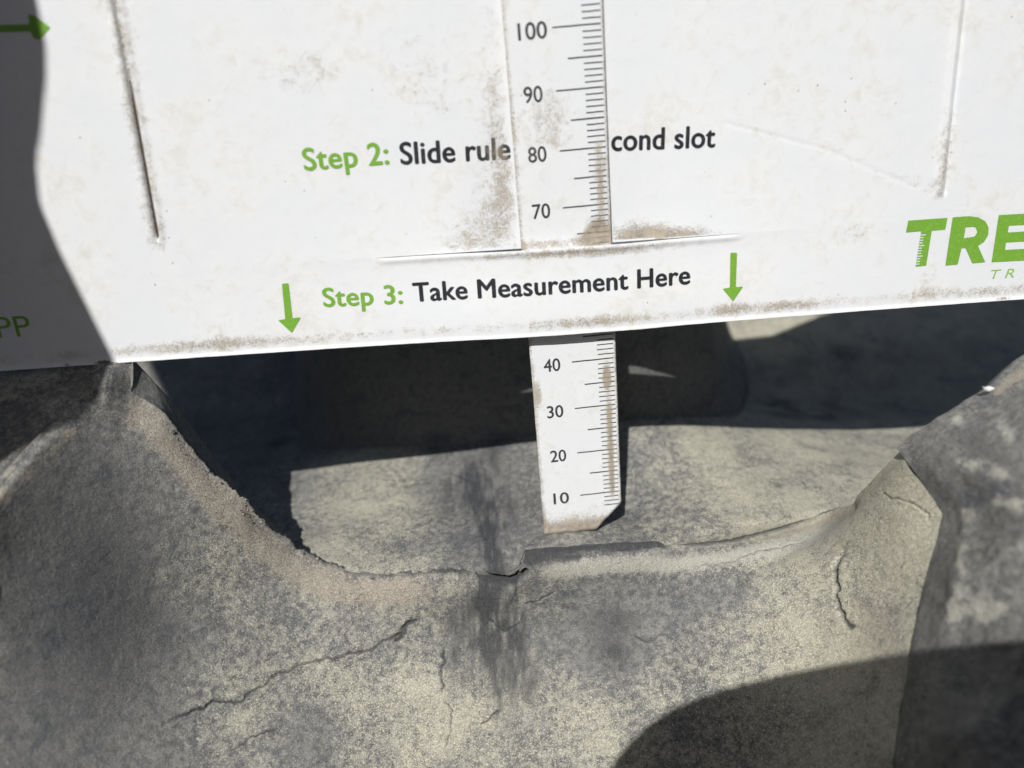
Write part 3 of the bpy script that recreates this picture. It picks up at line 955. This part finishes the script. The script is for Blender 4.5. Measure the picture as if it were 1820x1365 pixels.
def build_ruler():
    uu = np.concatenate([np.linspace(RL, RR, 60)])
    vv = np.concatenate([np.linspace(0, 1, 160)])
    U, T = np.meshgrid(uu, vv)
    vb = 1.05 + .25 * (fbm(uu * .8, uu * 0, 3, 141) - .5) + np.where(uu > -5.3, (uu + 5.3) * 1.06, 0)
    vt = 126.0
    V = vb[None] * (1 - T) + vt * T
    U = U + .12 * (fbm(V * .25, U * 0 + (U > -8) * 9, 3, 143) - .5) * (np.abs(U + 8) > 7.9)
    N = .05 * (fbm(U * .3, V * .1, 3, 145) - .5)
    e = np.minimum(U - RL, RR - U)
    N = N - .16 * np.exp(-(e / .22) ** 2)
    P = np.stack([U, V, N], -1).reshape(-1, 3)
    o = mesh_obj("blade", P, grid_faces(*U.shape), MAT_WHITE, ruler, RB, dict(dirt=ruler_dirt(P[:, 0], P[:, 1]), soil=np.zeros(len(P))))
    sol = o.modifiers.new("thickness", 'SOLIDIFY'); sol.thickness = .75 * MM; sol.offset = -1
    # millimetre ticks
    V = []; F = []
    for k in range(7, 126):
        L = 8.25 if k % 10 == 0 else (5.9 if k % 5 == 0 else 3.15)
        w = .105 if k % 5 else .125
        j = rng.normal(0, .04, 2)
        xs = np.linspace(-L + j[0], .02 + j[1], 8); b = len(V)
        for x in xs:
            jit = rng.normal(0, .012)
            V.append((x, k + w + jit, .03)); V.append((x, k - w + jit, .03))
        for q in range(7): F.append((b + 2 * q, b + 2 * q + 1, b + 2 * q + 3, b + 2 * q + 2))
    V = np.array(V)
    mesh_obj("scale_marks", V, F, MAT_TICK, ruler, RB, dict(dirt=ruler_dirt(V[:, 0], V[:, 1]), soil=np.zeros(len(V))), smooth=False)


build_ruler()


# ------------------------------------------------------------------ print
def text_mesh(s, bold=0.0, spacing=1.0):
    cu = bpy.data.curves.new("t", 'FONT'); cu.body = s; cu.size = 1.0; cu.offset = bold
    cu.resolution_u = 5; cu.space_character = spacing
    ob = bpy.data.objects.new("t", cu); scene.collection.objects.link(ob)
    dg = bpy.context.evaluated_depsgraph_get()
    me = ob.evaluated_get(dg).to_mesh()
    V = np.array([v.co[:2] for v in me.vertices]); F = [tuple(p.vertices) for p in me.polygons]
    ob.evaluated_get(dg).to_mesh_clear()
    bpy.data.objects.remove(ob); bpy.data.curves.remove(cu)
    return V, F


def put_text(name, s, a, b, cap, mat, parent, base, nfn, dfn, bold=0.02, spacing=1.0, shear=0.0, lift=.045, up=None, fit='bbox'):
    """a, b: (u,v) of the baseline's two ends; cap: height in mm of a capital letter"""
    V, F = text_mesh(s, 0.0, spacing)
    zz = np.zeros(len(V))
    if bold > .012:
        e = bold; V0, F0 = V, F; n0 = len(V0)
        for q, (dx, dy) in enumerate([(-e, 0), (e, 0), (0, e * .6), (0, -e * .6)]):
            V = np.concatenate([V, V0 + [dx, dy]]); F = F + [tuple(i + n0 * (q + 1) for i in f) for f in F0]
            zz = np.append(zz, np.full(n0, .006 * (q + 1)))
    x0, x1 = V[:, 0].min(), V[:, 0].max()
    ux = np.array(b, float) - np.array(a, float); L = np.hypot(*ux); ux = ux / L
    uy = np.array([-ux[1], ux[0]]) if up is None else np.array(up) / np.hypot(*up)
    sx = L / (x1 - x0); sy = cap / 0.70
    X = (V[:, 0] - x0) * sx + shear * V[:, 1] * sy; Y = V[:, 1] * sy
    Q = np.array(a)[None] + X[:, None] * ux + Y[:, None] * uy
    n = nfn(Q[:, 0], Q[:, 1]) + lift + zz
    P = np.stack([Q[:, 0], Q[:, 1], n], -1)
    return mesh_obj(name, P, F, mat, parent, base, dict(dirt=dfn(Q[:, 0], Q[:, 1]), soil=np.zeros(len(P))), smooth=False)


def cn(u, v): return card_n(u, v) + card_relief(u, v)


def C(px, py):
    u, v = px_to_card(px, py); return (float(u), float(v))


ctext = lambda name, s, p0, p1, cap, mat, **k: put_text(name, s, C(*p0), C(*p1), cap, mat, card, CB, cn, card_dirt, **k)
ctext("printed_words", "Step 2:", (541, 303), (693, 291), 3.75, MAT_GREEN, bold=.026, spacing=1.04)
ctext("printed_words", "Slide rule", (712, 292), (908, 282), 3.75, MAT_BLACK, bold=.028, spacing=1.03)
ctext("printed_words", "cond slot", (1086, 268), (1271, 261), 3.75, MAT_BLACK, bold=.028, spacing=1.03)
ctext("printed_words", "Step 3:", (575, 545), (717, 539), 3.55, MAT_GREEN, bold=.026, spacing=1.04)
ctext("printed_words", "Take Measurement Here", (735, 536), (1227, 504), 3.55, MAT_BLACK, bold=.028, spacing=1.03)
ctext("printed_words", "PP", (-2, 600), (59, 597), 4.0, MAT_GREEN, bold=-.004)
ctext("printed_words", "T R", (1756, 496), (1802, 493), 1.85, MAT_GREEN_THIN, bold=-.006, shear=.2)


def poly_print(name, pts, mat, holes=None, fn_n=cn, dfn=card_dirt, parent=None, base=CB, lift=.05):
    """flat printed polygon; pts (u,v); filled with holes through a curve"""
    cu = bpy.data.curves.new("p", 'CURVE'); cu.dimensions = '2D'; cu.fill_mode = 'BOTH'
    for ring in [pts] + (holes or []):
        sp = cu.splines.new('POLY'); sp.points.add(len(ring) - 1); sp.use_cyclic_u = True
        for q, (x, y) in zip(sp.points, ring): q.co = (x, y, 0, 1)
    ob = bpy.data.objects.new("p", cu); scene.collection.objects.link(ob)
    dg = bpy.context.evaluated_depsgraph_get(); me = ob.evaluated_get(dg).to_mesh()
    V = np.array([v.co[:2] for v in me.vertices]); F = [tuple(p.vertices) for p in me.polygons]
    ob.evaluated_get(dg).to_mesh_clear(); bpy.data.objects.remove(ob); bpy.data.curves.remove(cu)
    n = fn_n(V[:, 0], V[:, 1]) + lift
    P = np.stack([V[:, 0], V[:, 1], n], -1)
    return mesh_obj(name, P, F, mat, parent or card, base, dict(dirt=dfn(V[:, 0], V[:, 1]), soil=np.zeros(len(P))), smooth=False)


def round_poly(pts, r, k=4):
    out = []
    m = len(pts)
    for i in range(m):
        p0, p, p1 = np.array(pts[i - 1], float), np.array(pts[i], float), np.array(pts[(i + 1) % m], float)
        a = p + (p0 - p) / np.linalg.norm(p0 - p) * min(r, np.linalg.norm(p0 - p) / 2)
        b = p + (p1 - p) / np.linalg.norm(p1 - p) * min(r, np.linalg.norm(p1 - p) / 2)
        for t in np.linspace(0, 1, k + 1):
            out.append(tuple((1 - t) ** 2 * a + 2 * t * (1 - t) * p + t * t * b))
    return out


def CP(pts): return [C(*p) for p in pts]


# the three green arrows
poly_print("printed_arrow", round_poly(CP([(501, 504), (513, 503), (520, 565), (535, 564), (519, 592), (494, 569), (507, 567)]), .25), MAT_GREEN)
poly_print("printed_arrow", round_poly(CP([(1298, 449), (1310, 449), (1308, 510), (1321, 509), (1303, 536), (1284, 513), (1297, 511)]), .25), MAT_GREEN)
poly_print("printed_arrow", round_poly(CP([(-30, 45), (52, 43), (50, 25), (62, 28), (90, 49), (70, 71), (60, 68), (54, 56), (-30, 58)]), .25), MAT_GREEN)
# the big green italic letters at the right edge, drawn in pixels of the sign and laid on the card
T_ = [(1614, 392), (1684, 387), (1680, 408), (1656, 410), (1646, 472), (1627, 474), (1637, 411), (1610, 413)]
poly_print("printed_letter", round_poly(CP(T_), .12), MAT_GREEN)
for i in range(12):
    y = 417 + i * 4.7; x = 1636 - (y - 412) * .155; w = 10 if i % 4 == 0 else 6.5
    poly_print("letter_notch", CP([(x, y), (x + w, y - .6), (x + w, y + 1.1), (x, y + 1.7)]), MAT_WHITE, lift=.085)
R_ = [(1693, 386), (1722, 384), (1738, 386), (1751, 393), (1757, 404), (1756, 418), (1749, 430), (1738, 437), (1751, 466), (1728, 468), (1716, 441), (1709, 441), (1702, 470), (1680, 472)]
Rh = [(1716, 404), (1713, 423), (1722, 422), (1732, 420), (1737, 412), (1734, 404), (1727, 403)]
poly_print("printed_letter", round_poly(CP(R_), .12), MAT_GREEN, holes=[CP(Rh)])
E_ = [(1775, 382), (1850, 378), (1847, 398), (1793, 401), (1791, 413), (1838, 410), (1835, 428), (1788, 431), (1786, 444), (1840, 441), (1837, 462), (1762, 466)]
poly_print("printed_letter", round_poly(CP(E_), .12), MAT_GREEN)

# ruler figures
for k in list(range(10, 130, 10)):
    if 44 < k < 66: pass
    wd = 4.95 if k >= 100 else 3.3
    xr = -9.15 if k >= 100 else -10.6
    put_text("printed_number", str(k), (xr - wd, k - 1.5), (xr, k - 1.5), 2.65, MAT_TICK, ruler, RB, ruler_n, ruler_dirt, bold=.014, lift=.03)

# ------------------------------------------------------------------ who takes the picture (outside the frame; phone and arm throw shadows, bodies are added to cut skylight)
def cam_pt(x, y, z):                                     # camera axes in mm -> (u,v,n)
    return CAM + np.array([x, y, z], float) @ RM


def build_phone():
    base = cam_pt(60, -20, 6)
    ph = root("smartphone", base, "dark smartphone held over the tyre, its rounded corner shading the lower right", "phone")
    edge = [(-13.5, -7), (-12.6, -4), (-9.5, -.3), (-6.2, 2.7), (-.7, 6.3), (8, 9.5), (20, 12.3), (29, 13.6), (38, 14.1), (130, 12), (134, 6), (134, -50), (128, -57), (-8, -57), (-14, -50)]
    P = []; n = len(edge)
    for z in (1.2, 9.2):
        for x, y in edge: P.append(cam_pt(x, y, z))
    F = [tuple(range(n))[::-1], tuple(range(n, 2 * n))] + [(i, (i + 1) % n, n + (i + 1) % n, n + i) for i in range(n)]
    mesh_obj("phone_case", np.array(P), F, MAT_PHONE, ph, base, smooth=False)


def build_arm():
    sec = [(20, -158, -126), (34, -160, -126), (47, -160, -119), (54, -160, -113.5), (61, -160, -108.8), (68, -161, -106), (82, -161, -109.5), (90, -162, -111.5), (97, -162, -112.5),
           (104, -162, -110.8), (108, -165, -108.5), (117, -173, -104.5), (142, -195, -102), (180, -225, -108), (300, -310, -170), (420, -380, -230)]
    y0 = np.array([q[0] for q in sec]); xl = np.array([q[1] for q in sec]); xr = np.array([q[2] for q in sec])
    ys = np.linspace(20, 420, 160); L = np.interp(ys, y0, xl); R = np.interp(ys, y0, xr)
    th = np.linspace(0, 2 * np.pi, 49)
    c = (L + R) / 2; r = (R - L) / 2
    X = c[:, None] + r[:, None] * np.cos(th)[None]; Z = r[:, None] * np.sin(th)[None] * .9 + 6
    Z = Z + 1.5 * (fbm(ys[:, None] * .06 + 0 * X, np.cos(th)[None] * 1.5 + 0 * X, 3, 151) - .5)
    Y = np.broadcast_to(ys[:, None], X.shape)
    P = CAM + np.stack([X, Y, Z], -1) @ RM
    base = cam_pt(-140, 60, 0)
    per = root("person", base, "person outside the picture whose jacketed body is added to block skylight, arm shading the card's left side", "person")
    mesh_obj("jacket_sleeve", P.reshape(-1, 3), grid_faces(*X.shape), MAT_CLOTH, per, base)
    skinned("hand", per, base, MAT_SKIN, [
        ((-142, 26, 0), 17, -1), ((-152, 0, -42), 21, 0), ((-162, -16, -76), 19, 1),
        ((-162, -2, -90), 9.5, 2), ((-168, -8, -120), 8.5, 3), ((-156, -10, -150), 7.5, 4),
        ((-163, -14, -92), 9.5, 2), ((-170, -20, -126), 8.5, 6), ((-157, -22, -160), 7.5, 7),
        ((-164, -26, -90), 9.5, 2), ((-171, -33, -122), 8.5, 9), ((-158, -36, -154), 7.5, 10),
        ((-165, -38, -86), 9, 2), ((-170, -46, -112), 8, 12), ((-160, -50, -138), 7, 13),
        ((-156, 12, -60), 10, 1), ((-152, 16, -90), 9, 15), ((-150, 10, -112), 8, 16)])
    skinned("jacket", per, base, MAT_CLOTH, [  # unseen torso, added and enlarged to block skylight from the card
        ((-370, 430, 10), 80, -1), ((-420, 440, 90), 120, 0), ((-450, 280, 190), 195, 1), ((-440, 20, 240), 190, 2), ((-430, -240, 240), 200, 3),
        ((-580, 440, 160), 95, 1), ((-690, 150, 60), 75, 5), ((-560, -60, -80), 60, 6)])
    skinned("head", per, base, MAT_SKIN, [((-420, 510, 90), 65, -1), ((-400, 590, 80), 98, 0), ((-398, 680, 80), 88, 1)])


def skinned(name, parent, base, mat, nodes):
    """one continuous limb or body surface grown along joints: (camera-axes point, radius in mm, index it hangs from)"""
    bm = bmesh.new(); lay = bm.verts.layers.skin.verify(); vs = []
    for p, r, par in nodes:
        v = bm.verts.new(tuple(W(cam_pt(*p)) - W(base))); v[lay].radius = (r * MM, r * MM); vs.append(v)
        if par < 0: v[lay].use_root = True
        else: bm.edges.new((vs[par], v))
    me = bpy.data.meshes.new(name); bm.to_mesh(me); bm.free(); me.materials.append(mat)
    o = link(bpy.data.objects.new(name, me), parent)
    o.modifiers.new("skin", 'SKIN').use_smooth_shade = True
    sub = o.modifiers.new("round", 'SUBSURF'); sub.levels = 2; sub.render_levels = 2
    return o


def build_photographer():
    base = cam_pt(240, -400, 380)
    per = root("person", base, "photographer in a dark jacket outside the picture, body placed large behind the camera to block skylight", "person")
    skinned("jacket", per, base, MAT_CLOTH, [  # unseen body, set close and large to cut the skylight
        ((250, -420, 400), 190, -1), ((250, -220, 340), 180, 0), ((245, -20, 310), 190, 1), ((215, 110, 320), 80, 2),
        ((70, 30, 410), 65, 2), ((-40, -200, 290), 52, 4), ((20, -110, 60), 34, 5),
        ((420, 30, 390), 75, 2), ((410, -190, 230), 55, 7), ((170, -60, 60), 34, 8),
        ((130, -420, 200), 105, 0), ((110, -330, 0), 80, 10), ((400, -420, 200), 105, 0), ((420, -330, 0), 80, 12)])
    skinned("head", per, base, MAT_SKIN, [((215, 130, 350), 60, -1), ((205, 210, 320), 85, 0), ((205, 300, 325), 80, 1)])
    for nm, x, sx in (("hand", 20, 1), ("hand", 160, -1)):
        y = -100 if sx > 0 else -55
        skinned(nm, per, base, MAT_SKIN, [((x, y, 55), 18, -1), ((x + 10 * sx, y + 14, 26), 18, 0)] +
                [q for i in range(4) for q in (((x + (6 + 14 * i) * sx, y + 24, 16), 7, 1), ((x + (6 + 15 * i) * sx, y + 34, 13.5), 6, 2 + 2 * i))])


build_photographer()
build_phone()
build_arm()
